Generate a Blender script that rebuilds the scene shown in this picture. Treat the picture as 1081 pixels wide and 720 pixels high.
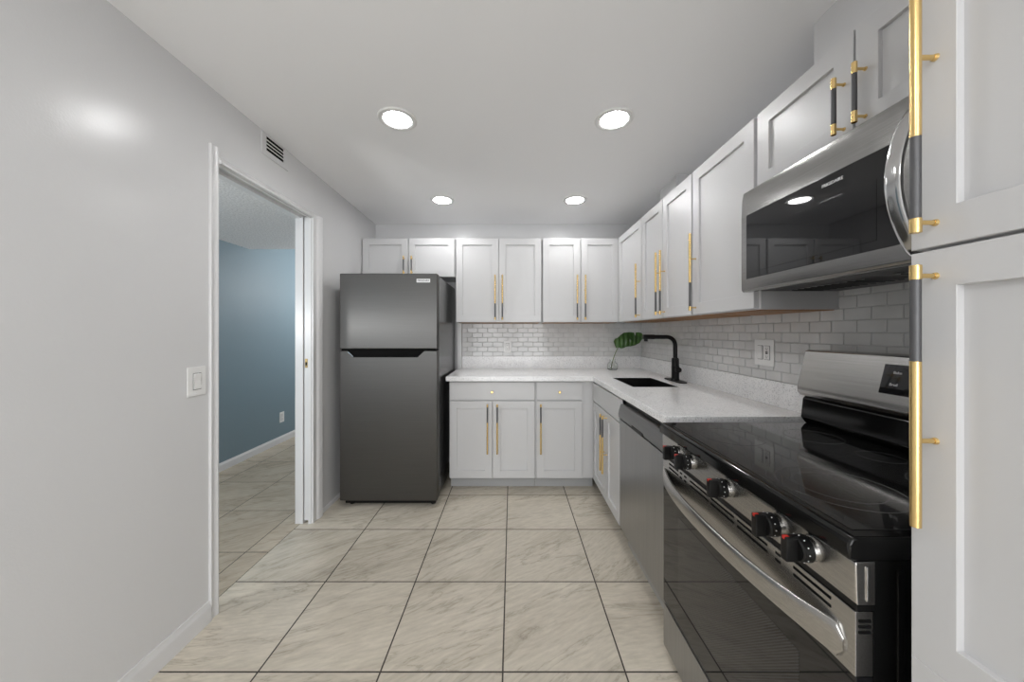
import bpy, bmesh, math, random
from mathutils import Vector, Matrix
random.seed(7)
sc = bpy.context.scene
for o in list(bpy.data.objects):
    bpy.data.objects.remove(o)
C = sc.collection
PI = math.pi

# ---------------------------------------------------------------- camera / world / exposure
EYE = 1.27
FPX = 357.0
cam_d = bpy.data.cameras.new('camera')
cam_d.sensor_width = 36.0
cam_d.lens = FPX / 1081 * 36.0
cam_d.shift_y = -9.0 / 1081
cam_d.clip_start = 0.01
cam = bpy.data.objects.new('camera', cam_d)
C.objects.link(cam)
cam.location = (0, 0, EYE)
cam.rotation_euler = (PI / 2, 0, 0)
sc.camera = cam

LENS_E = 78       # emission of the recessed lamps
GROUND_E = 5.4     # unseen bright ground, added to lift the ceiling
SKY_E = 5.6         # daylight outside the added rear window
REAR_W = 10       # added unseen lamps that fill in from behind the camera
HALL_W = 52  # added hidden fill lights in the hall

w = bpy.data.worlds.new('world')
sc.world = w
w.use_nodes = True
# bright sky over made-up bright ground that throws light up through the rear window
_bg = w.node_tree.nodes['Background']
_bg.inputs[1].default_value = 1.0
_tc = w.node_tree.nodes.new('ShaderNodeTexCoord')
_sx = w.node_tree.nodes.new('ShaderNodeSeparateXYZ')
_rp = w.node_tree.nodes.new('ShaderNodeValToRGB')
_mr = w.node_tree.nodes.new('ShaderNodeMapRange')
_mr.inputs['From Min'].default_value = -0.04
_mr.inputs['From Max'].default_value = 0.04
_rp.color_ramp.elements[0].color = (GROUND_E * 0.97, GROUND_E * 0.985, GROUND_E, 1)
_rp.color_ramp.elements[1].color = (SKY_E * 0.97, SKY_E * 0.985, SKY_E, 1)
w.node_tree.links.new(_tc.outputs['Generated'], _sx.inputs[0])
w.node_tree.links.new(_sx.outputs['Z'], _mr.inputs['Value'])
w.node_tree.links.new(_mr.outputs[0], _rp.inputs['Fac'])
w.node_tree.links.new(_rp.outputs['Color'], _bg.inputs[0])
sc.view_settings.view_transform = 'Standard'
sc.view_settings.look = 'None'
sc.view_settings.gamma = 1.0
sc.view_settings.exposure = 0.0
sc.view_settings.use_curve_mapping = False
sc.cycles.use_denoising = True
sc.cycles.max_bounces = 14
sc.cycles.diffuse_bounces = 8
sc.cycles.glossy_bounces = 6
sc.cycles.transmission_bounces = 10
sc.cycles.sample_clamp_indirect = 8.0
sc.cycles.caustics_refractive = False


def area(name, loc, rot, sx, sy, power, col=(1, 1, 1), shape='RECTANGLE'):
    d = bpy.data.lights.new(name, 'AREA')
    d.shape = shape
    d.size = sx
    d.size_y = sy
    d.energy = power
    d.color = col
    o = bpy.data.objects.new(name, d)
    C.objects.link(o)
    o.location = loc
    o.rotation_euler = rot
    return o


# unseen fill lights, added behind the camera and in the hall
area('rear_fill_light', (-0.55, -0.55, 2.375), (0, 0, 0), 0.5, 0.5, REAR_W, shape='DISK')
area('rear_fill_light', (0.35, -1.5, 2.385), (0, 0, 0), 0.5, 0.5, REAR_W, shape='DISK')
for _loc, _k in (((-2.2, 1.0, 1.35), 0.52), ((-1.72, 4.55, 1.85), 0.62)):
    hl = bpy.data.lights.new('hall_fill_light', 'POINT')  # bare fill light without a fixture, added to brighten the hall
    hl.energy = HALL_W * _k
    hl.shadow_soft_size = 0.12
    hlo = bpy.data.objects.new('hall_fill_light', hl)
    C.objects.link(hlo)
    hlo.location = _loc
pt = area('window_portal', (-0.02, -2.5, 1.2), (PI / 2, 0, 0), 2.2, 2.1, 1.0)
pt.rotation_euler = (-PI / 2, 0, PI)
pt.data.cycles.is_portal = True


# ---------------------------------------------------------------- materials
def srgb(r, g, b):
    def f(c):
        c /= 255.0
        return c / 12.92 if c <= 0.04045 else ((c + 0.055) / 1.055) ** 2.4
    return (f(r), f(g), f(b), 1)


def mat(name, col, rough=0.5, metal=0.0, spec=0.5, emit=None, es=0.0, trans=0.0, ior=1.5, coat=0.0, coat_r=0.05, aniso=0.0):
    m = bpy.data.materials.new(name)
    m.use_nodes = True
    b = m.node_tree.nodes['Principled BSDF']
    b.inputs['Base Color'].default_value = col if len(col) == 4 else (*col, 1)
    b.inputs['Roughness'].default_value = rough
    b.inputs['Metallic'].default_value = metal
    b.inputs['Specular IOR Level'].default_value = spec
    b.inputs['IOR'].default_value = ior
    b.inputs['Transmission Weight'].default_value = trans
    b.inputs['Coat Weight'].default_value = coat
    b.inputs['Coat Roughness'].default_value = coat_r
    b.inputs['Anisotropic'].default_value = aniso
    if emit:
        b.inputs['Emission Color'].default_value = (*emit, 1)
        b.inputs['Emission Strength'].default_value = es
    return m


class N:
    """tiny node-graph helper"""
    def __init__(s, m):
        s.m = m
        s.t = m.node_tree
        s.b = s.t.nodes['Principled BSDF']

    def n(s, typ, **kw):
        nd = s.t.nodes.new(typ)
        for k, v in kw.items():
            if k.startswith('i_'):
                nd.inputs[k[2:].replace('_', ' ')].default_value = v
            else:
                setattr(nd, k, v)
        return nd

    def l(s, a, b):
        s.t.links.new(a, b)

    def math(s, op, a, b=None, c=None):
        nd = s.t.nodes.new('ShaderNodeMath')
        nd.operation = op
        for i, v in enumerate((a, b, c)):
            if v is None:
                continue
            if isinstance(v, (int, float)):
                nd.inputs[i].default_value = v
            else:
                s.l(v, nd.inputs[i])
        return nd.outputs[0]

    def coord(s):
        return s.t.nodes.new('ShaderNodeTexCoord').outputs['Object']

    def noise(s, vec, scale, detail=3, rough=0.5, dist=0.0):
        nd = s.n('ShaderNodeTexNoise')
        nd.inputs['Scale'].default_value = scale
        nd.inputs['Detail'].default_value = detail
        nd.inputs['Roughness'].default_value = rough
        nd.inputs['Distortion'].default_value = dist
        s.l(vec, nd.inputs['Vector'])
        return nd.outputs['Fac']

    def ramp(s, fac, stops):
        nd = s.n('ShaderNodeValToRGB')
        e = nd.color_ramp.elements
        while len(e) < len(stops):
            e.new(0.5)
        for k, (p, c) in enumerate(stops):
            e[k].position = p
            e[k].color = c
        s.l(fac, nd.inputs['Fac'])
        return nd.outputs['Color']

    def mix(s, fac, a, b, mode='MIX'):
        nd = s.n('ShaderNodeMix', data_type='RGBA', blend_type=mode)
        if isinstance(fac, (int, float)):
            nd.inputs[0].default_value = fac
        else:
            s.l(fac, nd.inputs[0])
        for sock, v in ((nd.inputs[6], a), (nd.inputs[7], b)):
            if isinstance(v, tuple):
                sock.default_value = v
            else:
                s.l(v, sock)
        return nd.outputs[2]

    def bump(s, h, strength=0.2, dist=0.002):
        nd = s.n('ShaderNodeBump')
        nd.inputs['Strength'].default_value = strength
        nd.inputs['Distance'].default_value = dist
        s.l(h, nd.inputs['Height'])
        s.l(nd.outputs['Normal'], s.b.inputs['Normal'])
        return nd


def stretch(g, vec, sx, sy, sz):
    mp = g.n('ShaderNodeMapping')
    mp.inputs['Scale'].default_value = (sx, sy, sz)
    g.l(vec, mp.inputs['Vector'])
    return mp.outputs['Vector']


def paint(name, col, rough, bump=0.1, scale=180):
    m = mat(name, col, rough)
    g = N(m)
    g.bump(g.noise(g.coord(), scale, 2), bump, 0.002)
    return m


def brushed(name, col, rough, axis, amp=0.08):
    """metal with brush lines running along one axis"""
    m = mat(name, col, rough, 1.0)
    g = N(m)
    s = [260, 260, 260]
    s['xyz'.index(axis)] = 3
    v = stretch(g, g.coord(), *s)
    f = g.noise(v, 1.0, 3)
    c0 = tuple(x * (1 - amp) for x in col[:3]) + (1,)
    c1 = tuple(min(1, x * (1 + amp)) for x in col[:3]) + (1,)
    g.l(g.ramp(f, [(0.3, c0), (0.7, c1)]), g.b.inputs['Base Color'])
    g.bump(f, 0.06, 0.0006)
    return m


WHITE = (0.80, 0.80, 0.80, 1)
M = {}
M['wall'] = paint('wall_paint', (0.65, 0.65, 0.655, 1), 0.25, 0.16, 150)
M['ceiling'] = paint('ceiling_paint', (0.90, 0.90, 0.905, 1), 0.6, 0.05, 120)
M['trim'] = mat('trim_paint', (0.70, 0.70, 0.705, 1), 0.3)
M['cabinet'] = mat('cabinet_paint', (0.575, 0.575, 0.58, 1), 0.36)
M['cabinet_side'] = mat('cabinet_side_paint', (0.62, 0.62, 0.63, 1), 0.4)
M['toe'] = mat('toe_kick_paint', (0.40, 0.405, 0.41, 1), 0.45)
M['gold'] = mat('brushed_gold', (0.83, 0.60, 0.26, 1), 0.27, 1.0)
M['sleeve'] = mat('dark_knurled_sleeve', (0.11, 0.11, 0.115, 1), 0.45, 0.55)
M['steel'] = brushed('stainless_steel', (0.48, 0.47, 0.455, 1), 0.26, 'y')
M['steel_dw'] = brushed('dishwasher_steel', (0.37, 0.37, 0.37, 1), 0.33, 'z')
M['steel_dark'] = brushed('dark_strip_steel', (0.24, 0.24, 0.24, 1), 0.30, 'y')
M['steel_mw'] = brushed('dark_stainless', (0.30, 0.295, 0.29, 1), 0.22, 'y')
M['chrome'] = mat('polished_steel', (0.60, 0.60, 0.60, 1), 0.14, 1.0)
m = brushed('black_stainless', (0.130, 0.127, 0.123, 1), 0.43, 'x', 0.05)
g = N(m)
g.b.inputs['Anisotropic'].default_value = 0.92
tg = g.n('ShaderNodeTangent', direction_type='RADIAL', axis='Z')
g.l(tg.outputs[0], g.b.inputs['Tangent'])
M['fridge'] = m
M['fridge_side'] = mat('fridge_side_paint', (0.03, 0.03, 0.03, 1), 0.22)
M['black'] = mat('black_plastic', (0.006, 0.006, 0.006, 1), 0.32, spec=0.25)
M['black_matte'] = mat('matte_black_metal', (0.006, 0.006, 0.0065, 1), 0.42, spec=0.25)
M['enamel'] = mat('black_enamel', (0.005, 0.005, 0.005, 1), 0.08, spec=0.35)
M['glass_black'] = mat('black_glass', (0.008, 0.008, 0.009, 1), 0.03, spec=0.6)
M['cooktop'] = mat('ceramic_cooktop', (0.010, 0.010, 0.010, 1), 0.05, spec=0.7)
M['ring'] = mat('burner_print', (0.07, 0.07, 0.07, 1), 0.12)
M['sink'] = mat('black_composite', (0.008, 0.008, 0.008, 1), 0.35, spec=0.3)
M['plate'] = mat('white_plastic', (0.78, 0.78, 0.77, 1), 0.35)
M['slot'] = mat('dark_slot_and_shade', (0.004, 0.004, 0.004, 1), 0.8, spec=0.1)  # matte black, also painted in for the shade of gaps and the duct
M['red'] = mat('red_print', (0.5, 0.03, 0.02, 1), 0.4)
M['print'] = mat('white_print', (0.75, 0.75, 0.75, 1), 0.4)
M['silver'] = mat('silver_badge', (0.75, 0.75, 0.75, 1), 0.3, 0.6)
M['brass'] = mat('aged_brass', (0.42, 0.30, 0.14, 1), 0.35, 1.0)
M['lens'] = mat('lamp_lens', (0.9, 0.9, 0.9, 1), 0.4, emit=(1.0, 0.995, 0.99), es=LENS_E)
M['glass'] = mat('clear_glass', (0.97, 1.0, 0.98, 1), 0.0, trans=1.0, ior=1.45)
M['pane'] = mat('window_pane', (1, 1, 1, 1), 0.0, trans=1.0, ior=1.02)
g = N(M['pane'])
tr_ = g.n('ShaderNodeBsdfTransparent')
gl_ = g.n('ShaderNodeBsdfGlossy')
gl_.inputs['Roughness'].default_value = 0.0
fr_ = g.n('ShaderNodeFresnel')
mx_ = g.n('ShaderNodeMixShader')
g.l(g.math('MULTIPLY', fr_.outputs[0], 0.5), mx_.inputs[0])
g.l(tr_.outputs[0], mx_.inputs[1])
g.l(gl_.outputs[0], mx_.inputs[2])
g.l(mx_.outputs[0], g.t.nodes['Material Output'].inputs['Surface'])
M['grout'] = mat('tile_grout', (0.50, 0.50, 0.50, 1), 0.7)
M['wire'] = mat('dark_wire', (0.10, 0.10, 0.10, 1), 0.5)

m = mat('subway_tile', (0.62, 0.62, 0.615, 1), 0.08)
g = N(m)
g.l(g.ramp(g.noise(g.coord(), 9, 2), [(0.3, (0.58, 0.58, 0.575, 1)), (0.7, (0.66, 0.66, 0.655, 1))]), g.b.inputs['Base Color'])
g.bump(g.noise(g.coord(), 30, 2), 0.10, 0.003)
M['tile'] = m

m = mat('white_quartz', (0.82, 0.82, 0.82, 1), 0.16)
g = N(m)
vo = g.n('ShaderNodeTexVoronoi')
vo.inputs['Scale'].default_value = 300
g.l(g.coord(), vo.inputs['Vector'])
spk = g.ramp(vo.outputs['Color'], [(0.14, (0.55, 0.55, 0.56, 1)), (0.30, (0.93, 0.93, 0.93, 1))])
cl = g.ramp(g.noise(g.coord(), 14, 3), [(0.3, (0.92, 0.92, 0.925, 1)), (0.7, (0.99, 0.99, 0.99, 1))])
g.l(g.mix(1.0, spk, cl, 'MULTIPLY'), g.b.inputs['Base Color'])
M['quartz'] = m

m = mat('plywood', (0.30, 0.13, 0.04, 1), 0.5)
g = N(m)
g.l(g.ramp(g.noise(stretch(g, g.coord(), 30, 2, 30), 1.5, 4, 0.6, 0.6), [(0.25, (0.20, 0.085, 0.022, 1)), (0.75, (0.38, 0.18, 0.05, 1))]), g.b.inputs['Base Color'])
M['wood'] = m

m = mat('blue_wall_paint', (0.19, 0.26, 0.30, 1), 0.55)
g = N(m)
g.bump(g.noise(g.coord(), 120, 2), 0.08, 0.002)
M['blue'] = m

m = mat('popcorn_ceiling', (0.75, 0.75, 0.75, 1), 0.9)
g = N(m)
f = g.noise(g.coord(), 85, 3, 0.7)
g.l(g.ramp(f, [(0.35, (0.66, 0.66, 0.66, 1)), (0.65, (0.95, 0.95, 0.95, 1))]), g.b.inputs['Base Color'])
g.bump(f, 0.9, 0.01)
M['popcorn'] = m

m = mat('leaf_green', (0.03, 0.09, 0.015, 1), 0.32)
g = N(m)
g.l(g.ramp(g.noise(g.coord(), 22, 3), [(0.3, (0.018, 0.06, 0.010, 1)), (0.75, (0.06, 0.15, 0.025, 1))]), g.b.inputs['Base Color'])
M['leaf'] = m
M['stem'] = mat('stem_green', (0.12, 0.18, 0.05, 1), 0.45)

# oven window glass with its printed dot screen
m = mat('oven_window_glass', (0.012, 0.012, 0.012, 1), 0.04, spec=0.6)
g = N(m)
sp = g.n('ShaderNodeSeparateXYZ')
g.l(g.coord(), sp.inputs[0])
dots = g.math('MULTIPLY', g.math('SINE', g.math('MULTIPLY', sp.outputs['Y'], 900.0)), g.math('SINE', g.math('MULTIPLY', sp.outputs['Z'], 900.0)))
g.l(g.ramp(dots, [(0.35, (0.012, 0.012, 0.012, 1)), (0.75, (0.075, 0.075, 0.075, 1))]), g.b.inputs['Base Color'])
M['oven_window'] = m

# porcelain floor tile
def floor_mat(name, x0, y0, T=0.458, gw=0.0062, tone=(1, 1, 1, 1)):
    m = mat(name, (0.5, 0.46, 0.41, 1), 0.24)
    g = N(m)
    co = g.coord()
    sp = g.n('ShaderNodeSeparateXYZ')
    g.l(co, sp.inputs[0])
    u = g.math('DIVIDE', g.math('SUBTRACT', sp.outputs['X'], x0), T)
    v = g.math('DIVIDE', g.math('SUBTRACT', sp.outputs['Y'], y0), T)
    def edge(t):
        fr = g.math('FRACT', t)
        return g.math('MINIMUM', fr, g.math('SUBTRACT', 1.0, fr))
    d = g.math('MINIMUM', edge(u), edge(v))
    grout = g.math('LESS_THAN', d, gw / 2 / T)
    cid = g.n('ShaderNodeCombineXYZ')
    g.l(g.math('FLOOR', u), cid.inputs[0])
    g.l(g.math('FLOOR', v), cid.inputs[1])
    wn = g.n('ShaderNodeTexWhiteNoise', noise_dimensions='3D')
    g.l(cid.outputs[0], wn.inputs['Vector'])
    # shifted coordinates, one vein picture per tile, veins running on a diagonal
    off = g.n('ShaderNodeVectorMath', operation='SCALE')
    g.l(wn.outputs['Color'], off.inputs[0])
    off.inputs['Scale'].default_value = 7.0
    add = g.n('ShaderNodeVectorMath', operation='ADD')
    g.l(co, add.inputs[0])
    g.l(off.outputs[0], add.inputs[1])
    rot = g.n('ShaderNodeVectorRotate', rotation_type='Z_AXIS')
    g.l(add.outputs[0], rot.inputs['Vector'])
    ang = g.math('ADD', g.math('MULTIPLY', wn.outputs['Value'], 0.7), -0.75)
    g.l(ang, rot.inputs['Angle'])
    sv = stretch(g, rot.outputs[0], 1.3, 5.0, 1.0)
    big = g.noise(sv, 1.1, 5, 0.6, 0.35)
    vein = g.noise(stretch(g, rot.outputs[0], 0.9, 3.6, 1.0), 1.25, 6, 0.6, 0.55)
    vl = g.math('ABSOLUTE', g.math('SUBTRACT', vein, 0.5))
    fine = g.noise(stretch(g, rot.outputs[0], 12, 60, 1.0), 1.2, 3, 0.6)
    base = g.ramp(big, [(0.25, (0.49, 0.45, 0.385, 1)), (0.48, (0.60, 0.56, 0.485, 1)), (0.75, (0.66, 0.62, 0.545, 1))])
    vc = g.ramp(vl, [(0.0, (0.74, 0.73, 0.715, 1)), (0.006, (0.90, 0.895, 0.89, 1)), (0.030, (1, 1, 1, 1))])
    c1 = g.mix(1.0, base, vc, 'MULTIPLY')
    fc = g.ramp(fine, [(0.3, (0.86, 0.86, 0.86, 1)), (0.7, (1.06, 1.06, 1.06, 1))])
    c2 = g.mix(1.0, c1, fc, 'MULTIPLY')
    tint = g.ramp(wn.outputs['Value'], [(0.0, (0.93, 0.93, 0.93, 1)), (1.0, (1.04, 1.04, 1.04, 1))])
    c3 = g.mix(1.0, c2, tint, 'MULTIPLY')
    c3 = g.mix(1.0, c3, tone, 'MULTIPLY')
    g.l(g.mix(grout, c3, (0.045, 0.036, 0.03, 1)), g.b.inputs['Base Color'])
    g.l(g.math('ADD', g.math('MULTIPLY', grout, 0.5), 0.26), g.b.inputs['Roughness'])
    g.bump(g.math('SUBTRACT', g.math('MULTIPLY', fine, 0.12), grout), 0.25, 0.002)
    return m


M['floor'] = floor_mat('porcelain_floor_tile', -0.0345, 2.181, tone=(0.99, 0.965, 0.925, 1))
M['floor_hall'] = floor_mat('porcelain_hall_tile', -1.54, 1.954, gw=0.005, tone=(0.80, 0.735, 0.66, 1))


# ---------------------------------------------------------------- mesh helpers
def tmp_join(bm, t, mi=0):
    for f in t.faces:
        f.material_index = mi
    me = bpy.data.meshes.new('t')
    t.to_mesh(me)
    t.free()
    bm.from_mesh(me)
    bpy.data.meshes.remove(me)


def box(bm, x0, x1, y0, y1, z0, z1, bev=0.0, seg=2, mi=0):
    t = bmesh.new()
    bmesh.ops.create_cube(t, size=1.0)
    for v in t.verts:
        v.co = Vector(((x0 + x1) / 2 + v.co.x * (x1 - x0), (y0 + y1) / 2 + v.co.y * (y1 - y0), (z0 + z1) / 2 + v.co.z * (z1 - z0)))
    if bev:
        bmesh.ops.bevel(t, geom=t.edges[:] + t.verts[:], offset=bev, segments=seg, profile=0.5, affect='EDGES')
    bmesh.ops.recalc_face_normals(t, faces=t.faces[:])
    tmp_join(bm, t, mi)


def cyl(bm, a, b, r0, r1=None, seg=20, mi=0, caps=True, bev=0.0):
    a, b = Vector(a), Vector(b)
    r1 = r0 if r1 is None else r1
    t = bmesh.new()
    L = (b - a).length
    bmesh.ops.create_cone(t, cap_ends=caps, segments=seg, radius1=r0, radius2=r1, depth=L)
    if bev:
        es = [e for e in t.edges if abs(e.verts[0].co.z - e.verts[1].co.z) < 1e-6]
        bmesh.ops.bevel(t, geom=es, offset=bev, segments=2, profile=0.5, affect='EDGES')
    q = (b - a).to_track_quat('Z', 'Y').to_matrix().to_4x4()
    t.transform(Matrix.Translation((a + b) / 2) @ q)
    tmp_join(bm, t, mi)


def lathe(bm, prof, origin=(0, 0, 0), axis='Z', seg=32, mi=0):
    t = bmesh.new()
    rings = []
    for r, z in prof:
        if r < 1e-6:
            rings.append([t.verts.new((0, 0, z))])
        else:
            rings.append([t.verts.new((r * math.cos(2 * PI * k / seg), r * math.sin(2 * PI * k / seg), z)) for k in range(seg)])
    for A, B in zip(rings, rings[1:]):
        for k in range(seg):
            k2 = (k + 1) % seg
            if len(A) == 1 and len(B) == 1:
                continue
            if len(A) == 1:
                t.faces.new((A[0], B[k], B[k2]))
            elif len(B) == 1:
                t.faces.new((A[k], A[k2], B[0]))
            else:
                t.faces.new((A[k], A[k2], B[k2], B[k]))
    bmesh.ops.recalc_face_normals(t, faces=t.faces[:])
    if axis == '-X':
        t.transform(Matrix.Rotation(-PI / 2, 4, 'Y'))
    elif axis == '-Y':
        t.transform(Matrix.Rotation(PI / 2, 4, 'X'))
    elif axis == '-Z':
        t.transform(Matrix.Rotation(PI, 4, 'X'))
    t.transform(Matrix.Translation(origin))
    tmp_join(bm, t, mi)


def sweep(bm, pts, sec, mi=0, closed_sec=True, up=Vector((0, 0, 1))):
    """sweep a 2-D section (list of (u,v)) along points; u along side, v along up"""
    t = bmesh.new()
    rings = []
    n = len(pts)
    P = [Vector(p) for p in pts]
    for i in range(n):
        d = (P[min(n - 1, i + 1)] - P[max(0, i - 1)]).normalized()
        s = d.cross(up)
        if s.length < 1e-5:
            s = Vector((1, 0, 0))
        s.normalize()
        u2 = s.cross(d).normalized()
        q = sec(i / (n - 1)) if callable(sec) else sec
        rings.append([t.verts.new(P[i] + s * a + u2 * b) for a, b in q])
    k = len(rings[0])
    for A, B in zip(rings, rings[1:]):
        for j in range(k):
            j2 = (j + 1) % k
            t.faces.new((A[j], A[j2], B[j2], B[j]))
    t.faces.new(rings[0])
    t.faces.new(list(reversed(rings[-1])))
    bmesh.ops.recalc_face_normals(t, faces=t.faces[:])
    tmp_join(bm, t, mi)


def circ(r, n=14):
    return [(r * math.cos(2 * PI * k / n), r * math.sin(2 * PI * k / n)) for k in range(n)]


def prism(bm, poly, axis, a0, a1, bev=0.0, mi=0, seg=2):
    """polygon extruded along an axis. axis 'x': poly=(y,z); 'y': poly=(x,z); 'z': poly=(x,y)"""
    t = bmesh.new()
    def P(u, v, a):
        return {'x': (a, u, v), 'y': (u, a, v), 'z': (u, v, a)}[axis]
    A = [t.verts.new(P(u, v, a0)) for u, v in poly]
    B = [t.verts.new(P(u, v, a1)) for u, v in poly]
    n = len(poly)
    t.faces.new(A)
    t.faces.new(list(reversed(B)))
    for k in range(n):
        k2 = (k + 1) % n
        t.faces.new((A[k], B[k], B[k2], A[k2]))
    bmesh.ops.recalc_face_normals(t, faces=t.faces[:])
    if bev:
        bmesh.ops.bevel(t, geom=t.edges[:] + t.verts[:], offset=bev, segments=seg, profile=0.5, affect='EDGES')
    tmp_join(bm, t, mi)


def grid_slab(bm, xs, ys, keep, z0, z1, mi=0):
    """slab whose plan is a set of kept cells of a grid; holes stay open"""
    t = bmesh.new()
    vs = {}
    def V(i, j):
        if (i, j) not in vs:
            vs[(i, j)] = t.verts.new((xs[i], ys[j], z0))
        return vs[(i, j)]
    for i in range(len(xs) - 1):
        for j in range(len(ys) - 1):
            if keep(i, j):
                t.faces.new((V(i, j), V(i + 1, j), V(i + 1, j + 1), V(i, j + 1)))
    r = bmesh.ops.extrude_face_region(t, geom=t.faces[:])
    for e in r['geom']:
        if isinstance(e, bmesh.types.BMVert):
            e.co.z = z1
    bmesh.ops.recalc_face_normals(t, faces=t.faces[:])
    bmesh.ops.dissolve_limit(t, angle_limit=0.01, verts=t.verts[:], edges=t.edges[:])
    tmp_join(bm, t, mi)


def obj(name, bm, mats, parent=None, xf=None, bevel=0.0):
    if xf is not None:
        bm.transform(xf)
    if parent is not None:
        bm.transform(Matrix.Translation(-Vector(WORLD[parent.name])))
    me = bpy.data.meshes.new(name)
    bm.to_mesh(me)
    bm.free()
    for p in me.polygons:
        p.use_smooth = True
    me.set_sharp_from_angle(angle=math.radians(32))
    for mm in (mats if isinstance(mats, (list, tuple)) else [mats]):
        me.materials.append(M[mm] if isinstance(mm, str) else mm)
    o = bpy.data.objects.new(name, me)
    C.objects.link(o)
    if bevel:
        b = o.modifiers.new('bevel', 'BEVEL')
        b.width = bevel
        b.segments = 2
        b.limit_method = 'ANGLE'
    wm = o.modifiers.new('normals', 'WEIGHTED_NORMAL')
    wm.keep_sharp = True
    wm.weight = 100
    if parent is not None:
        o.parent = parent
        WORLD[o.name] = WORLD[parent.name]
    else:
        WORLD[o.name] = (0, 0, 0)
    return o


WORLD = {}


def tag(o, label, cat, group=None):
    o['label'] = label
    o['category'] = cat
    if group:
        o['group'] = group
    return o


def thing(name, label, cat, loc, group=None):
    o = bpy.data.objects.new(name, None)
    C.objects.link(o)
    o.empty_display_size = 0.05
    o.location = loc
    WORLD[o.name] = tuple(loc)
    return tag(o, label, cat, group)


def struct(name, bm, m, parent=None, bevel=0.0):
    o = obj(name, bm, m, parent, None, bevel)
    if parent is None:
        o['kind'] = 'structure'
    return o


def text_bm(body, size, xf, depth=0.0004):
    cu = bpy.data.curves.new('txt', 'FONT')
    cu.body = body
    cu.size = size
    cu.extrude = depth
    cu.align_x = 'CENTER'
    cu.align_y = 'CENTER'
    to = bpy.data.objects.new('txt', cu)
    C.objects.link(to)
    bpy.context.view_layer.update()
    dg = bpy.context.evaluated_depsgraph_get()
    me = bpy.data.meshes.new_from_object(to.evaluated_get(dg))
    bm = bmesh.new()
    bm.from_mesh(me)
    bm.transform(xf)
    bpy.data.objects.remove(to)
    bpy.data.curves.remove(cu)
    bpy.data.meshes.remove(me)
    return bm


FACE_Y = Matrix.Rotation(PI / 2, 4, 'X')                      # text read by someone looking along +Y
FACE_X = Matrix.Rotation(-PI / 2, 4, 'Z') @ FACE_Y            # text read by someone looking along +X


def B():
    return bmesh.new()


# ---------------------------------------------------------------- room shell
XL, XR, YB, YR = -1.335, 1.27, 3.31, -2.4     # left wall, right wall, back wall, rear wall
def ceil_z(y):
    return 2.328 + (YB - y) * 0.0165

DY0, DY1, DZ = 1.530, 2.250, 2.034            # doorway in the left wall
XO = XL - 0.100                               # far side of the left wall

b = B(); box(b, -1.409, XR + 0.1, YR - 0.1, YB + 0.1, -0.08, 0.0)
struct('floor', b, 'floor')
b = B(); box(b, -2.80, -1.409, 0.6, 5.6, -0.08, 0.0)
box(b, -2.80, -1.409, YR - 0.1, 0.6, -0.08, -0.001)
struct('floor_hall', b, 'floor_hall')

b = B()
prism(b, [(YR - 0.1, ceil_z(YR - 0.1)), (YB + 0.1, ceil_z(YB + 0.1)), (YB + 0.1, 2.6), (YR - 0.1, 2.6)], 'x', XO, XR + 0.1)
struct('ceiling', b, 'ceiling')

b = B()
ZT = 2.56
box(b, XO, XL, YR, DY0, 0, ZT)
box(b, XO, XL, DY0, DY1, DZ + 0.012, ZT)
box(b, XL - 0.017, XL, DY1, YB, 0, ZT)              # room-side skin of the door pocket
box(b, XO, XO + 0.047, DY1, YB, 0, ZT)              # hall-side skin
box(b, XO + 0.047, XL - 0.017, DY1, YB, DZ + 0.012, ZT)
box(b, XO + 0.047, XL - 0.017, 3.16, YB, 0, DZ + 0.012)
struct('wall_left', b, 'wall')
b = B(); box(b, XO, XR + 0.1, YB, YB + 0.1, 0, ZT)
struct('wall_back', b, 'wall')
b = B(); box(b, XR, XR + 0.1, YR, YB, 0, ZT)
struct('wall_right', b, 'wall')
WX0, WX1, WZ0, WZ1 = -1.12, 1.08, 0.06, 2.2
b = B()
box(b, XO, WX0, YR - 0.1, YR, 0, ZT); box(b, WX1, XR + 0.1, YR - 0.1, YR, 0, ZT)
box(b, WX0, WX1, YR - 0.1, YR, 0, WZ0); box(b, WX0, WX1, YR - 0.1, YR, WZ1, ZT)
struct('wall_rear', b, 'wall')
b = B()
for (x0, x1, z0, z1) in ((WX0, WX0 + .04, WZ0, WZ1), (WX1 - .04, WX1, WZ0, WZ1), (WX0, WX1, WZ0, WZ0 + .04), (WX0, WX1, WZ1 - .04, WZ1), (-0.05, 0.01, WZ0, WZ1)):
    box(b, x0, x1, YR - 0.08, YR - 0.02, z0, z1)
wo = struct('fill_window_1', b, 'trim')  # unseen window, added this large as a source of even light
b = B(); box(b, WX0 + .03, WX1 - .03, YR - 0.053, YR - 0.049, WZ0 + .03, WZ1 - .03)
obj('pane', b, 'pane', wo)

# the two boxed-in chases over the right-hand cabinets
b = B(); box(b, 1.07, XR, YR, 1.198, 2.125, ZT)
struct('wall_chase', b, 'wall')
b = B(); box(b, 1.12, XR, 2.30, 2.56, 2.125, ZT)
struct('wall_pipe_chase', b, 'wall')

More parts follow.
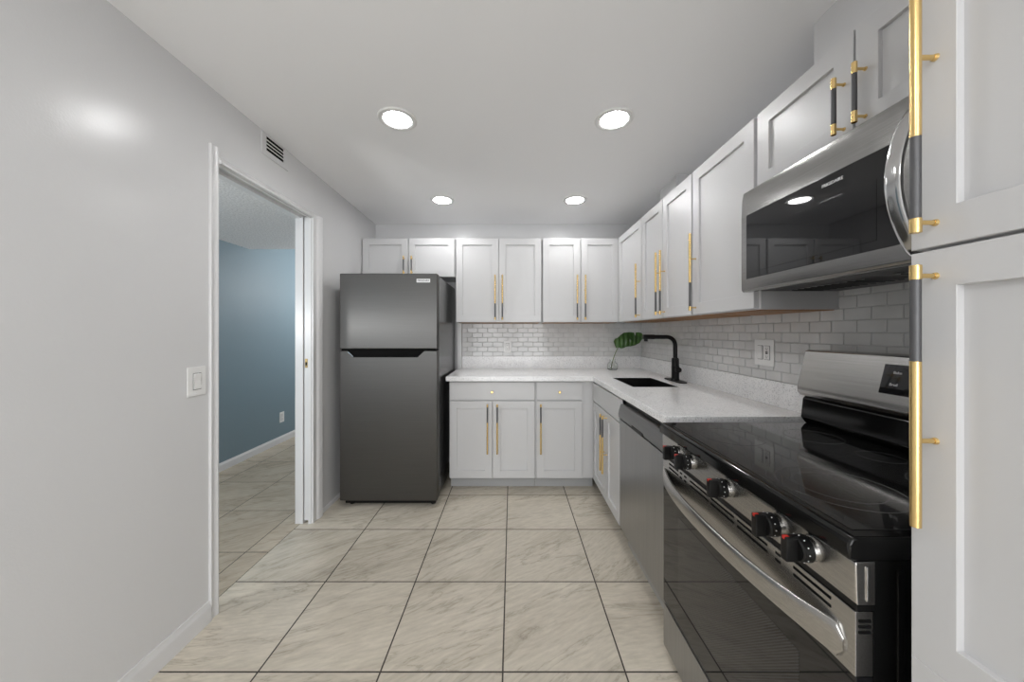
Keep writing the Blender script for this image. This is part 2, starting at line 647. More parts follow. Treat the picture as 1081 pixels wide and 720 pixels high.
# hall beyond the doorway
b = B(); box(b, -2.77, -2.67, 0.6, 5.6, 0, ZT)
struct('wall_hall', b, 'blue')
b = B(); box(b, -2.67, XO, 5.5, 5.6, 0, ZT)
struct('wall_hall_far', b, 'blue')
b = B(); box(b, -2.67, XO, 0.6, 0.7, 0, ZT)
struct('wall_hall_near', b, 'blue')
b = B(); box(b, XO, XO + 0.1, YB + 0.1, 5.6, 0, ZT)
struct('wall_hall_side', b, 'wall')
b = B(); box(b, -2.67, XO, 0.7, 3.44, 2.118, 2.5)
struct('ceiling_hall_low', b, 'popcorn')
b = B(); box(b, -2.77, XO, 0.6, 5.6, 2.46, 2.56)
struct('ceiling_hall', b, 'popcorn')


def baseboard(name, axis, a0, a1, pos, sgn, h=0.09, t=0.013):
    prof = [(0, 0), (sgn * t, 0), (sgn * t, h * 0.68), (sgn * t * 0.75, h * 0.80), (sgn * t * 0.45, h * 0.86), (sgn * t * 0.35, h), (0, h)]
    b = B()
    prism(b, [(pos + u, v) for u, v in prof], axis, a0, a1)
    struct(name, b, 'trim')


baseboard('baseboard_left', 'y', YR, DY0 - 0.042, XL, 1)
baseboard('baseboard_left_far', 'y', DY1 + 0.112, YB, XL, 1, 0.03, 0.010)
baseboard('baseboard_hall', 'y', 0.7, 5.5, -2.67, 1, 0.075)

# door casing (stepped profile) and jamb linings
def casing_v(y0, y1, z1, flip):
    b = B()
    L = abs(y1 - y0)
    pts = [(XL, y0 if flip else y1)]
    steps = ((0.009, 0.0), (0.010, 0.006), (0.006, 0.014), (0.006, 0.026), (0.010, 0.034), (0.010, L - 0.003), (0.006, L)) if not flip else \
            ((0.012, 0.0), (0.014, 0.008), (0.010, 0.040), (0.014, 0.048), (0.024, 0.062), (0.026, L - 0.026), (0.020, L - 0.010), (0.008, L))
    for dx, dy in steps:
        pts.append((XL + dx, y0 + dy if flip else y1 - dy))
    pts.append((XL, y1 if flip else y0))
    prism(b, pts, 'z', 0.0, z1)
    return b


struct('trim_1', casing_v(DY0 - 0.042, DY0, 2.105, False), 'trim')
struct('trim_2', casing_v(DY1, DY1 + 0.112, 2.062, True), 'trim')
b = B()
prism(b, [(XL, DZ), (XL + 0.020, DZ), (XL + 0.022, DZ + 0.008), (XL + 0.016, DZ + 0.020), (XL + 0.006, DZ + 0.032), (XL, DZ + 0.034)], 'y', DY0, DY1)
struct('trim_3', b, 'trim')
b = B()
box(b, XO - 0.004, XL, DY0 - 0.001, DY0 + 0.006, 0, DZ)
box(b, XO - 0.004, XL - 0.064, DY0, DY1, DZ - 0.006, DZ + 0.012)
box(b, XL - 0.012, XL, DY0, DY1, DZ - 0.006, DZ + 0.012)
box(b, XO - 0.004, XO + 0.047, DY1 - 0.006, DY1 + 0.002, 0, DZ)
box(b, XL - 0.017, XL + 0.001, DY1 - 0.006, DY1 + 0.002, 0, DZ)
struct('trim_4', b, 'trim')

# pocket door pushed back into its slot
b = B(); box(b, XL - 0.050, XL - 0.021, DY1 + 0.004, 3.05, 0.018, DZ + 0.005, 0.0015)
pd = struct('door_1', b, 'trim')
b = B(); box(b, XL - 0.0445, XL - 0.0265, DY1 + 0.0025, DY1 + 0.006, 1.035, 1.095, 0.001)
box(b, XL - 0.041, XL - 0.030, DY1 + 0.0015, DY1 + 0.004, 1.050, 1.072, 0.0008, mi=1)
lt = obj('latch', b, ['brass', 'slot'], pd)
lt['label'] = 'small brass edge pull'

# ---------------------------------------------------------------- tiled splash walls
def tiles(bm, w, h, xf, tw=0.0985, th=0.0462, gap=0.0026, half0=False, keep=None):
    """rows of 2x4 tiles, running bond, over a w x h area in the local x-z plane facing -y"""
    t = bmesh.new()
    row = 0
    z = 0.0
    while z < h - 0.004:
        z1 = min(h, z + th - gap)
        x = -(tw / 2 if (row + half0) % 2 else 0.0)
        while x < w - 0.004:
            xa, xb = max(0.0, x), min(w, x + tw - gap)
            x += tw
            if xb - xa < 0.006:
                continue
            if keep and not keep((xa + xb) / 2, (z + z1) / 2):
                continue
            i = 0.0022
            ta, tb = random.gauss(0, 0.0028), random.gauss(0, 0.0045)
            def yy(px, pz, d):
                return -d + ta * (px - (xa + xb) / 2) + tb * (pz - (z + z1) / 2)
            o4 = [t.verts.new((px, 0, pz)) for px, pz in ((xa, z), (xb, z), (xb, z1), (xa, z1))]
            m4 = [t.verts.new((px, yy(px, pz, 0.0045), pz)) for px, pz in ((xa, z), (xb, z), (xb, z1), (xa, z1))]
            i4 = [t.verts.new((px, yy(px, pz, 0.006), pz)) for px, pz in ((xa + i, z + i), (xb - i, z + i), (xb - i, z1 - i), (xa + i, z1 - i))]
            for k in range(4):
                k2 = (k + 1) % 4
                t.faces.new((o4[k], o4[k2], m4[k2], m4[k]))
                t.faces.new((m4[k], m4[k2], i4[k2], i4[k]))
            t.faces.new(i4)
        z += th
        row += 1
    t.transform(xf)
    tmp_join(bm, t, 0)


CZ = 0.920                                   # worktop height
UZ = CZ + 0.118                              # top of the quartz upstand
UB = 1.360                                   # underside of the wall cabinets
b = B()
tiles(b, 1.745, UB + 0.02 - UZ, Matrix.Translation((-0.482, YB - 0.004, UZ + 0.0015)))
box(b, -0.485, XR, YB - 0.0055, YB, UZ, UB + 0.02, mi=1)
struct('trim_5', b, ['tile', 'grout'])
b = B()
RZ = Matrix.Rotation(-PI / 2, 4, 'Z')
tiles(b, 2.76, 1.50 - UZ, Matrix.Translation((XR - 0.004, YB - 0.006, UZ + 0.0015)) @ RZ, half0=True)
tiles(b, 1.0, 0.138, Matrix.Translation((XR - 0.004, 1.43, UZ + 0.0015 - 0.0462 * 3)) @ RZ, half0=True)
box(b, XR - 0.0055, XR, 0.55, YB, UZ, 1.50, mi=1)
box(b, XR - 0.0055, XR, 0.43, 1.43, UZ - 0.14, UZ, mi=1)
struct('trim_6', b, ['tile', 'grout'])
b = B(); box(b, -0.524, -0.486, YB - 0.055, YB, CZ, UB - 0.002, 0.002)
struct('trim_7', b, 'trim')


# ---------------------------------------------------------------- cabinet parts
def shaker(bm, x0, x1, z0, z1, yf=-0.02, t=0.02, st=0.058, rec=0.010, bev=0.0012):
    """five-piece door: raised stiles and rails round a flat sunk panel; front at y=yf, looking to -y"""
    tb = bmesh.new()
    yb = yf + t
    def ring(i, y):
        return [tb.verts.new((px, y, pz)) for px, pz in ((x0 + i, z0 + i), (x1 - i, z0 + i), (x1 - i, z1 - i), (x0 + i, z1 - i))]
    R = [ring(0, yb), ring(0, yf + bev), ring(bev, yf), ring(st - 0.0006, yf), ring(st, yf + 0.0006), ring(st + 0.0006, yf + rec)]
    tb.faces.new(R[0])
    for a, c in zip(R, R[1:]):
        for k in range(4):
            k2 = (k + 1) % 4
            tb.faces.new((a[k], a[k2], c[k2], c[k]))
    tb.faces.new(R[-1])
    bmesh.ops.recalc_face_normals(tb, faces=tb.faces[:])
    tmp_join(bm, tb)


def slab_front(bm, x0, x1, z0, z1, yf=-0.02, t=0.02):
    box(bm, x0, x1, yf, yf + t, z0, z1, 0.0018)


def pull(bm, x, z0, z1, yf, dark_low=True, short=False, so=0.030):
    """bar pull: brass bar, dark sleeve at one end between a brass collar and the long brass run, two posts"""
    r = 0.0060
    yb = yf - so
    if short:
        L = z1 - z0
        cyl(bm, (x, yb, z0), (x, yb, z1), r - 0.0004, bev=0.0006)
        cyl(bm, (x, yb, z0 + 0.030), (x, yb, z1 - 0.030), r, mi=1)
        for s in (z0, z1 - 0.030):
            cyl(bm, (x, yb, s), (x, yb, s + 0.030), r + 0.0005, bev=0.0006)
        posts = (z0 + 0.017, z1 - 0.017)
    else:
        if dark_low:
            a, c, d = z0, z0 + 0.022, z0 + 0.145
            posts = (z0 + 0.016, z0 + 0.016 + 0.2495)
        else:
            a, c, d = z1, z1 - 0.022, z1 - 0.145
            posts = (z1 - 0.016, z1 - 0.016 - 0.2495)
        e = z1 if dark_low else z0
        cyl(bm, (x, yb, a), (x, yb, c), r + 0.0008, bev=0.0007)
        cyl(bm, (x, yb, c), (x, yb, d), r + 0.0002, mi=1)
        cyl(bm, (x, yb, d), (x, yb, e), r + 0.0004, bev=0.0007)
    for pz in posts:
        cyl(bm, (x, yb, pz), (x, yf, pz), 0.0036, 0.0036, seg=14)
        cyl(bm, (x, yf - 0.004, pz), (x, yf + 0.0005, pz), 0.0042, 0.0055, seg=14)


def xf_back(x, y, z):
    return Matrix.Translation((x, y, z))


def xf_right(x, y, z):
    return Matrix.Translation((x, y, z)) @ RZ


def cabinet(name, label, loc, right, w, d, h, doors, group, toe=0.0, wood=False, base_z=0.0, side='cabinet', drawer=None, stile_l=0.0, hollow=False):
    """loc = world position of the lower left front corner of the carcass. doors = (x0,x1,z0,z1,handle)"""
    X = xf_right(*loc) if right else xf_back(*loc)
    t = thing(name, label, 'cabinet', (X @ Vector((w / 2, d / 2, 0))).to_tuple(), group)
    bm = B()
    if hollow:                                   # open-topped carcass that takes the sink
        for q in ((0, 0.018, 0, d, toe, h), (w - 0.018, w, 0, d, toe, h), (0, w, d - 0.012, d, toe, h), (0, w, 0, d, toe, toe + 0.018), (0, w, 0, 0.018, toe, h)):
            box(bm, *q)
    else:
        box(bm, 0, w, 0, d, toe, h, 0.0008)
    obj('carcass', bm, side, t, X)
    if toe:
        bm = B(); box(bm, 0.0, w, 0.075, 0.09, 0.0, toe)
        obj('toe_kick', bm, 'toe', t, X)
    if wood:
        bm = B(); box(bm, 0.019, w - 0.019, 0.02, d - 0.001, -0.003, -0.0002)
        obj('bottom_panel', bm, 'wood', t, X)['label'] = 'bare plywood underside'
    for (x0, x1, z0, z1, hs) in doors:
        bm = B(); shaker(bm, x0 + 0.001, x1 - 0.001, z0, z1)
        dr = obj('door', bm, 'cabinet', t, X)
        if hs:
            hx, hz0, hz1, low, short = hs
            bm = B(); pull(bm, hx, hz0, hz1, -0.02, low, short)
            obj('handle', bm, ['gold', 'sleeve'], dr, X)
    for (x0, x1, z0, z1, kn) in (drawer or ()):
        bm = B(); slab_front(bm, x0, x1, z0, z1)
        dr = obj('drawer_front', bm, 'cabinet', t, X)
        if kn:
            bm = B()
            lathe(bm, [(0.0, 0.026), (0.0085, 0.0255), (0.0105, 0.022), (0.0105, 0.017), (0.006, 0.013), (0.0055, 0.004), (0.009, 0.0), (0, 0)], ((x0 + x1) / 2, -0.02, (z0 + z1) / 2 - 0.006), '-Y', 20)
            obj('knob', bm, 'gold', dr, X)
    return t


GU, GL = 'white wall cabinets with brass pulls', 'white base cabinets with brass pulls'
FU = 2.995 + 0.02                            # carcass front of the back wall cabinets
UT = 2.107
HZ = UB + 0.021                              # bottom end of long pulls on the wall cabinets
LP = 0.395
# over the fridge
cabinet('wall_cabinet', 'short two-door white cabinet above the refrigerator', (-1.333, FU, 1.762), False, 0.829, YB - FU, UT - 1.762,
        [(0.006, 0.412, 0.003, UT - 1.765, (0.380, 0.022, 0.180, True, True)), (0.416, 0.824, 0.003, UT - 1.765, (0.449, 0.022, 0.180, True, True))], GU)
# back wall, beside the fridge
w2 = 0.762
cabinet('wall_cabinet', 'two-door white wall cabinet between the refrigerator and the corner pair, over the splash outlet', (-0.499, FU, UB), False, w2, YB - FU, UT - UB,
        [(0.004, 0.380, 0.003, UT - UB - 0.003, (0.350, 0.021, 0.021 + LP, True, False)), (0.384, w2 - 0.004, 0.003, UT - UB - 0.003, (0.414, 0.021, 0.021 + LP, True, False))], GU, wood=True)
cabinet('wall_cabinet', 'narrower two-door white wall cabinet on the back wall, next to the corner above the vase', (0.270, FU, UB), False, 0.690, YB - FU, UT - UB,
        [(0.005, 0.334, 0.003, UT - UB - 0.003, (0.304, 0.021, 0.021 + LP, True, False)), (0.342, 0.676, 0.003, UT - UB - 0.003, (0.375, 0.021, 0.021 + LP, True, False))], GU, wood=True)
# right wall
XF = 0.94 + 0.02
DU = XR - 0.0065 - XF
cabinet('wall_cabinet', 'single-door white wall cabinet in the inner corner, above the faucet end of the worktop', (XF, 2.985, UB), True, 0.529, DU, UT - UB,
        [(0.004, 0.524, 0.003, UT - UB - 0.003, (0.494, 0.021, 0.021 + LP, True, False))], GU, wood=True)
cabinet('wall_cabinet', 'narrow two-door white wall cabinet on the faucet wall, its two brass pulls close together', (XF, 2.455, UB), True, 0.688, DU, UT - UB,
        [(0.003, 0.340, 0.003, UT - UB - 0.003, (0.312, 0.021, 0.021 + LP, True, False)), (0.344, 0.683, 0.003, UT - UB - 0.003, (0.374, 0.021, 0.021 + LP, True, False))], GU, wood=True)
cabinet('wall_cabinet', 'tall single-door white wall cabinet right beside the microwave, over the double outlet', (XF, 1.766, UB), True, 0.462, DU, UT - UB,
        [(0.005, 0.452, 0.003, UT - UB - 0.003, (0.036, 0.021, 0.021 + LP, True, False))], GU, wood=True, side='cabinet_side')
cabinet('wall_cabinet', 'short two-door white cabinet above the microwave with stubby pulls', (XF, 1.303, 1.808), True, 0.755, DU, UT - 1.808,
        [(0.005, 0.372, 0.004, UT - 1.811, (0.346, 0.020, 0.180, True, True)), (0.376, 0.750, 0.004, UT - 1.811, (0.404, 0.020, 0.180, True, True))], GU)
# base cabinets, back run
FB = 2.70 + 0.02
BH = CZ - 0.036
DT, DB = 0.722, 0.107
cabinet('base_cabinet', 'two-door white base cabinet with one wide drawer beside the refrigerator', (-0.503, FB, 0), False, 0.689, YB - FB - 0.004, BH,
        [(0.004, 0.345, DB, DT, (0.308, DT - 0.02 - LP, DT - 0.02, False, False)), (0.350, 0.684, DB, DT, (0.386, DT - 0.02 - LP, DT - 0.02, False, False))], GL, toe=0.10,
        drawer=[(0.004, 0.684, 0.732, 0.870, True)])
cabinet('base_cabinet', 'single-door white base cabinet with a small drawer next to the inside corner', (0.188, FB, 0), False, 0.476, YB - FB - 0.004, BH,
        [(0.010, 0.373, DB, DT, (0.040, DT - 0.02 - LP, DT - 0.02, False, False))], GL, toe=0.10,
        drawer=[(0.010, 0.373, 0.732, 0.870, True)])
# sink base on the right run
FX = 0.645 + 0.02
cabinet('base_cabinet', 'two-door white sink cabinet with a false drawer front beside the dishwasher', (FX, 2.718, 0), True, 0.690, XR - FX - 0.002, BH,
        [(0.026, 0.385, DB, DT, (0.358, DT - 0.02 - LP, DT - 0.02, False, False)), (0.389, 0.686, DB, DT, (0.416, DT - 0.02 - LP, DT - 0.02, False, False))], GL, toe=0.10,
        drawer=[(0.026, 0.686, 0.732, 0.870, False)], hollow=True)

# pantry, close to the camera
PX, PY = 0.64, 0.5427
PT = 2.107
pw = 0.62
X = xf_right(PX + 0.02, PY, 0)
pan = thing('pantry_cabinet', 'tall white pantry cupboard with long brass pulls next to the range', 'pantry', (PX + 0.32, PY - pw / 2, 0))
bm = B(); box(bm, 0.002, pw, 0, XR - PX - 0.022, 0.10, PT, 0.0008); obj('carcass', bm, 'cabinet', pan, X)
bm = B(); box(bm, 0.002, pw, 0.07, 0.085, 0, 0.10); obj('toe_kick', bm, 'toe', pan, X)
bm = B(); shaker(bm, 0.0, pw - 0.003, 1.4005, PT - 0.003, st=0.056); pdr = obj('door', bm, 'cabinet', pan, X)
bm = B(); pull(bm, 0.0315, 1.420, 1.420 + LP, -0.02, True); obj('handle', bm, ['gold', 'sleeve'], pdr, X)
bm = B()
shaker(bm, 0.0, pw - 0.003, 0.755, 1.395, st=0.056); shaker(bm, 0.0, pw - 0.003, 0.107, 0.7548, st=0.056)
pdr = obj('door', bm, 'cabinet', pan, X)
bm = B(); pull(bm, 0.0315, 1.3715 - LP, 1.3715, -0.02, False); obj('handle', bm, ['gold', 'sleeve'], pdr, X)

# ---------------------------------------------------------------- worktop, sink, faucet
SX0, SX1, SY0, SY1 = 0.776, 1.080, 2.173, 2.625
CY0 = 1.408
ct = thing('worktop', 'L-shaped white speckled quartz worktop on the base cabinets', 'countertop', (0.3, 2.9, CZ - 0.036))
b = B()
xs = [-0.5245, 0.640, SX0, SX1, XR - 0.001]
ys = [CY0, SY0, SY1, 2.675, YB - 0.0005]
grid_slab(b, xs, ys, lambda i, j: (j == 3) or (i >= 1 and not (i == 2 and j == 1)), CZ - 0.036, CZ)
obj('slab', b, 'quartz', ct, bevel=0.0022)
b = B()
box(b, -0.484, XR - 0.02, YB - 0.020, YB - 0.0005, CZ, UZ, 0.001)
obj('upstand', b, 'quartz', ct)
b = B(); box(b, XR - 0.020, XR - 0.0005, CY0, YB - 0.0005, CZ, UZ, 0.001)
obj('upstand', b, 'quartz', ct)

b = B()
t0, zb = 0.006, CZ - 0.20
zt = CZ - 0.0015
for q in ((SX0 + 0.003, SX0 + 0.009, SY0 + 0.003, SY1 - 0.003), (SX1 - 0.009, SX1 - 0.003, SY0 + 0.003, SY1 - 0.003), (SX0 + 0.009, SX1 - 0.009, SY0 + 0.003, SY0 + 0.009), (SX0 + 0.009, SX1 - 0.009, SY1 - 0.009, SY1 - 0.003)):
    box(b, *q, zb, zt)
box(b, SX0 + 0.003, SX1 - 0.003, SY0 + 0.003, SY1 - 0.003, zb - 0.006, zb)
snk = thing('sink', 'black undermount sink set into the white worktop', 'sink', ((SX0 + SX1) / 2, (SY0 + SY1) / 2, zb - 0.006))
obj('basin', b, 'sink', snk)
b = B(); lathe(b, [(0, 0.002), (0.018, 0.002), (0.022, 0.006), (0.045, 0.006), (0.047, 0.0)], ((SX0 + SX1) / 2, (SY0 + SY1) / 2, zb), seg=28)
obj('drain', b, 'chrome', snk)

FXx, FYy = 1.178, 2.44
fa = thing('faucet', 'matte black pull-out kitchen faucet behind the sink', 'faucet', (FXx, FYy, CZ))
b = B()
pl = []
for k in range(32):
    a = 2 * PI * k / 32
    pl.append((FXx + 0.031 * math.cos(a), FYy + 0.098 * (1 if math.sin(a) > 0 else -1) * (abs(math.sin(a)) > 1e-9) + 0.031 * math.sin(a)))
prism(b, pl, 'z', CZ + 0.0003, CZ + 0.007)
obj('base_plate', b, 'black_matte', fa)
b = B(); lathe(b, [(0, 0), (0.030, 0), (0.030, 0.004), (0.026, 0.010), (0.025, 0.150), (0.021, 0.160), (0, 0.160)], (FXx, FYy, CZ + 0.007), seg=28)
obj('body', b, 'black_matte', fa)
b = B()
pts = [(FXx, FYy, CZ + 0.16), (FXx, FYy, CZ + 0.20), (FXx, FYy, 1.175)]
rc = 0.062
for k in range(1, 10):
    a = PI / 2 * k / 9
    pts.append((FXx - rc + rc * math.cos(a), FYy, 1.176 + rc * math.sin(a)))
pts += [(FXx - 0.12, FYy, 1.238), (FXx - 0.195, FYy, 1.238)]
sweep(b, pts, circ(0.0145, 18), up=Vector((0, 1, 0)))
obj('spout', b, 'black_matte', fa)
b = B()
cyl(b, (FXx - 0.150, FYy, 1.238), (FXx - 0.232, FYy, 1.238), 0.0165, bev=0.002)
cyl(b, (FXx - 0.212, FYy, 1.238), (FXx - 0.212, FYy, 1.206), 0.0145, 0.012, bev=0.001)
obj('spray_head', b, 'black_matte', fa)
b = B()
cyl(b, (FXx, FYy - 0.020, CZ + 0.085), (FXx, FYy - 0.058, CZ + 0.085), 0.019, bev=0.003)
cyl(b, (FXx, FYy - 0.050, CZ + 0.088), (FXx - 0.006, FYy - 0.050, CZ + 0.160), 0.006, 0.0045, bev=0.001)
obj('lever', b, 'black_matte', fa)

# ---------------------------------------------------------------- vase with a monstera leaf
VX, VY = 0.940, 3.165
b = B()
lathe(b, [(0, 0.005), (0.036, 0.005), (0.044, 0.013), (0.046, 0.035), (0.041, 0.055), (0.026, 0.070), (0.021, 0.084), (0.024, 0.098), (0.0265, 0.098), (0.0235, 0.084), (0.0285, 0.071), (0.0435, 0.056), (0.0487, 0.035), (0.0465, 0.010), (0.038, 0.0), (0, 0.0)], (VX, VY, CZ + 0.0003), seg=32)
tag(obj('bottle_vase', b, 'glass'), 'small clear glass bottle vase in the corner of the worktop', 'vase')
lf = thing('monstera_leaf', 'large green split leaf standing in the glass bottle', 'leaf', (VX - 0.01, VY, CZ + 0.006))
b = B()
LY = 3.12
sp_ = []
for k in range(13):
    q = k / 12
    sp_.append((VX - 0.012 + 0.010 * q + 0.042 * q * q, VY + (LY - VY) * q, CZ + 0.010 + (1.135 - CZ - 0.010) * q))
sweep(b, sp_, lambda q: circ(0.0044 - 0.0012 * q, 10), up=Vector((0, 1, 0)))
obj('stem', b, 'stem', lf)
# blade outline (metres, x-z) with two splits running in from the upper edge
outline = [(0.929, 1.191), (0.936, 1.158), (0.950, 1.127), (0.972, 1.134), (0.996, 1.124), (1.022, 1.128), (1.048, 1.141), (1.080, 1.143), (1.108, 1.146), (1.140, 1.156), (1.165, 1.168),
           (1.186, 1.190), (1.205, 1.214), (1.209, 1.232), (1.203, 1.256), (1.192, 1.268), (1.165, 1.271), (1.141, 1.270), (1.126, 1.236), (1.117, 1.220), (1.111, 1.226), (1.124, 1.268), (1.100, 1.272),
           (1.070, 1.272), (1.064, 1.230), (1.064, 1.200), (1.053, 1.196), (1.050, 1.230), (1.054, 1.270), (1.030, 1.265), (1.004, 1.249), (0.983, 1.232), (0.962, 1.215), (0.944, 1.209)]
t = bmesh.new()
f0 = t.faces.new([t.verts.new((x, 0, z)) for x, z in outline])
bmesh.ops.triangulate(t, faces=[f0])
bmesh.ops.subdivide_edges(t, edges=t.edges[:], cuts=3, use_grid_fill=True)
bmesh.ops.triangulate(t, faces=t.faces[:])
for v in t.verts:
    u = (v.co.x - 0.95) / 0.25
    mid = 1.150 + 0.075 * u                      # midrib height at this x
    d = v.co.z - mid
    v.co.y = LY - 0.035 + 1.6 * d * d * 3.0 + 0.05 * u * u - 0.02 * u + 0.004 * math.sin(v.co.x * 160)
bmesh.ops.recalc_face_normals(t, faces=t.faces[:])
bmesh.ops.solidify(t, geom=t.faces[:], thickness=0.0012)
b = B(); tmp_join(b, t)
obj('leaf_blade', b, 'leaf', lf)

# ---------------------------------------------------------------- refrigerator
FX0, FX1, FY = -1.247, -0.541, 2.446
fr = thing('refrigerator', 'tall dark stainless top-freezer refrigerator in the left alcove', 'refrigerator', ((FX0 + FX1) / 2, 2.85, 0))
b = B(); box(b, FX0 + 0.006, FX1 - 0.006, FY + 0.082, 3.24, 0.045, 1.690, 0.004)
box(b, FX0 + 0.03, FX1 - 0.03, FY + 0.072, FY + 0.09, 0.05, 1.68)
obj('body', b, 'fridge_side', fr)
b = B(); box(b, FX0, FX1, FY, FY + 0.072, 1.150, 1.698, 0.007, 3)
fd = obj('freezer_door', b, 'fridge', fr)
b = B(); box(b, -0.690, -0.592, FY - 0.0025, FY + 0.001, 1.632, 1.658, 0.0015)
bd = obj('badge', b, 'silver', fd)
b = text_bm('FRIGIDAIRE', 0.0165, Matrix.Translation((-0.641, FY - 0.0029, 1.645)) @ FACE_Y)
obj('lettering', b, 'slot', fd)
b = B(); box(b, FX0, FX1, FY, FY + 0.072, 0.052, 1.138, 0.007, 3)
rd = obj('refrigerator_door', b, 'fridge', fr)
b = B()
prism(b, [(-1.190, 1.139), (-1.150, 1.098), (-0.675, 1.098), (-0.630, 1.139)], 'y', FY - 0.0022, FY + 0.004, 0.001)
prism(b, [(-1.150, 1.098), (-1.143, 1.0905), (-0.682, 1.0905), (-0.675, 1.098)], 'y', FY - 0.009, FY + 0.003, 0.001)
prism(b, [(-1.186, 1.130), (-1.176, 1.130), (-1.143, 1.098), (-1.150, 1.094)], 'y', FY - 0.010, FY + 0.003, 0.001, mi=1)
obj('handle', b, ['slot', 'chrome'], rd)['label'] = 'black recessed grip along the door top'
b = B(); box(b, FX0 + 0.01, FX1 - 0.01, FY + 0.006, FY + 0.07, 1.138, 1.150)
obj('gasket', b, 'slot', fr)
b = B(); box(b, FX0 + 0.02, FX1 - 0.02, FY + 0.045, FY + 0.10, 0.014, 0.052, 0.002)
obj('kick_grille', b, 'black', fr)
for fx in (FX0 + 0.06, FX1 - 0.045):
    for fy in (FY + 0.075, 3.18):
        b = B(); cyl(b, (fx, fy, 0), (fx, fy, 0.05), 0.018, 0.013, bev=0.001)
        obj('foot', b, 'black', fr)

# ---------------------------------------------------------------- dishwasher
WXf = 0.645
D0, D1 = 1.416, 2.024
dw = thing('dishwasher', 'stainless dishwasher under the worktop between sink cabinet and range', 'dishwasher', (0.95, (D0 + D1) / 2, 0))
b = B(); box(b, WXf + 0.03, XR - 0.03, D0 + 0.004, D1 - 0.004, 0.10, 0.868, 0.002)
obj('body', b, 'black', dw)
b = B(); box(b, WXf, WXf + 0.030, D0, D1, 0.113, 0.752, 0.003)
dd = obj('door', b, 'steel_dw', dw)
b = B()
prism(b, [(WXf + 0.032, 0.756), (WXf + 0.004, 0.756), (WXf - 0.008, 0.766), (WXf - 0.010, 0.785), (WXf - 0.004, 0.815), (WXf + 0.008, 0.842), (WXf + 0.016, 0.847), (WXf + 0.032, 0.847)], 'y', D0, D1)
cp = obj('control_strip', b, 'steel_dark', dw, bevel=0.0015)
b = B(); box(b, WXf - 0.0125, WXf + 0.0, (D0 + D1) / 2 - 0.075, (D0 + D1) / 2 + 0.075, 0.760, 0.778, 0.002)
obj('pocket_handle', b, 'black', cp)
b = B(); box(b, WXf + 0.05, WXf + 0.065, D0 + 0.004, D1 - 0.004, 0, 0.10)
obj('toe_kick', b, 'toe', dw)

# ---------------------------------------------------------------- range
R0, R1, RX = 0.592, 1.352, 0.603
rg = thing('range', 'freestanding stainless electric range with black glass cooktop by the pantry', 'range', (0.92, (R0 + R1) / 2, 0))
b = B(); box(b, RX + 0.034, 1.245, R0 + 0.004, R1 - 0.004, 0.03, 0.868, 0.002)
for k in range(7):                            # pressed ribs of the side wall
    for yy, s in ((R0 + 0.004, -1), (R1 - 0.004, 1)):
        x = RX + 0.075 + k * 0.075
        box(b, x, x + 0.012, yy - 0.003, yy + 0.003, 0.08, 0.85, 0.002)
obj('body', b, 'enamel', rg)
b = B()
prism(b, [(0.589, 0.872), (0.590, 0.898), (0.596, 0.908), (0.606, 0.911), (1.200, 0.911), (1.200, 0.868), (0.60, 0.868)], 'y', R0, R1)
ck = obj('cooktop', b, 'enamel', rg, bevel=0.004)
b = B(); box(b, 0.618, 1.165, R0 + 0.022, R1 - 0.022, 0.9105, 0.9122, 0.001)
gl = obj('glass_plate', b, 'cooktop', ck)
def ring_bm(cx, cy, r, w=0.0016):
    bb = B()
    lathe(bb, [(r - w, 0.9121), (r - w, 0.91245), (r + w, 0.91245), (r + w, 0.9121)], (cx, cy, 0), seg=56)
    return bb
for cx, cy, rr in ((0.755, 1.165, 0.095), (1.035, 1.165, 0.080), (0.755, 0.785, 0.115), (1.035, 0.785, 0.080), (1.060, 0.972, 0.050)):
    obj('burner_ring', ring_bm(cx, cy, rr), 'ring', ck)
    if rr > 0.1:
        obj('burner_ring', ring_bm(cx, cy, rr - 0.035), 'ring', ck)
# control panel with end caps
b = B()
prism(b, [(RX + 0.034, 0.868), (RX - 0.001, 0.8675), (RX - 0.002, 0.860), (RX + 0.0, 0.796), (RX + 0.003, 0.791), (RX + 0.034, 0.791)], 'y', R0, R1)
cpn = obj('control_panel', b, 'steel', rg, bevel=0.002)
b = B(); box(b, RX + 0.016, RX + 0.024, R0 - 0.0025, R0 + 0.002, 0.799, 0.860, 0.002, mi=0)
obj('end_rib', b, 'chrome', cpn)
b = B(); box(b, RX + 0.004, RX + 0.034, R0 + 0.003, R1 - 0.003, 0.780, 0.791)
obj('shadow_gap', b, 'black', rg)
for n, ky in enumerate((0.682, 0.766, 0.945, 1.136, 1.222)):
    b = B()
    lathe(b, [(0, 0.0), (0.0235, 0.0), (0.0225, 0.009), (0.020, 0.013), (0, 0.013)], (RX - 0.0005, ky, 0.8355), '-X', 28, mi=1)
    lathe(b, [(0.0, 0.012), (0.0255, 0.0125), (0.0245, 0.031), (0.022, 0.034), (0, 0.034)], (RX, ky, 0.8355), '-X', 28)
    box(b, RX - 0.056, RX - 0.030, ky - 0.0085, ky + 0.0085, 0.8355 - 0.0245, 0.8355 + 0.0245, 0.003)
    box(b, RX - 0.0565, RX - 0.046, ky - 0.003, ky + 0.003, 0.8355 + 0.019, 0.8355 + 0.0252, 0.0005, mi=2)
    for q in range(9):                       # dial ticks printed round the skirt
        a = PI * (0.15 + 0.17 * q)
        dy, dz = math.cos(a), math.sin(a)
        cyl(b, (RX - 0.024, ky + dy * 0.0240, 0.8355 + dz * 0.0240), (RX - 0.024, ky + dy * 0.0256, 0.8355 + dz * 0.0256), 0.0012, seg=8, mi=3)
    k = obj('knob', b, ['black', 'steel', 'red', 'print'], rg)
    k['label'] = 'black dial with a grip bar and red pointer'
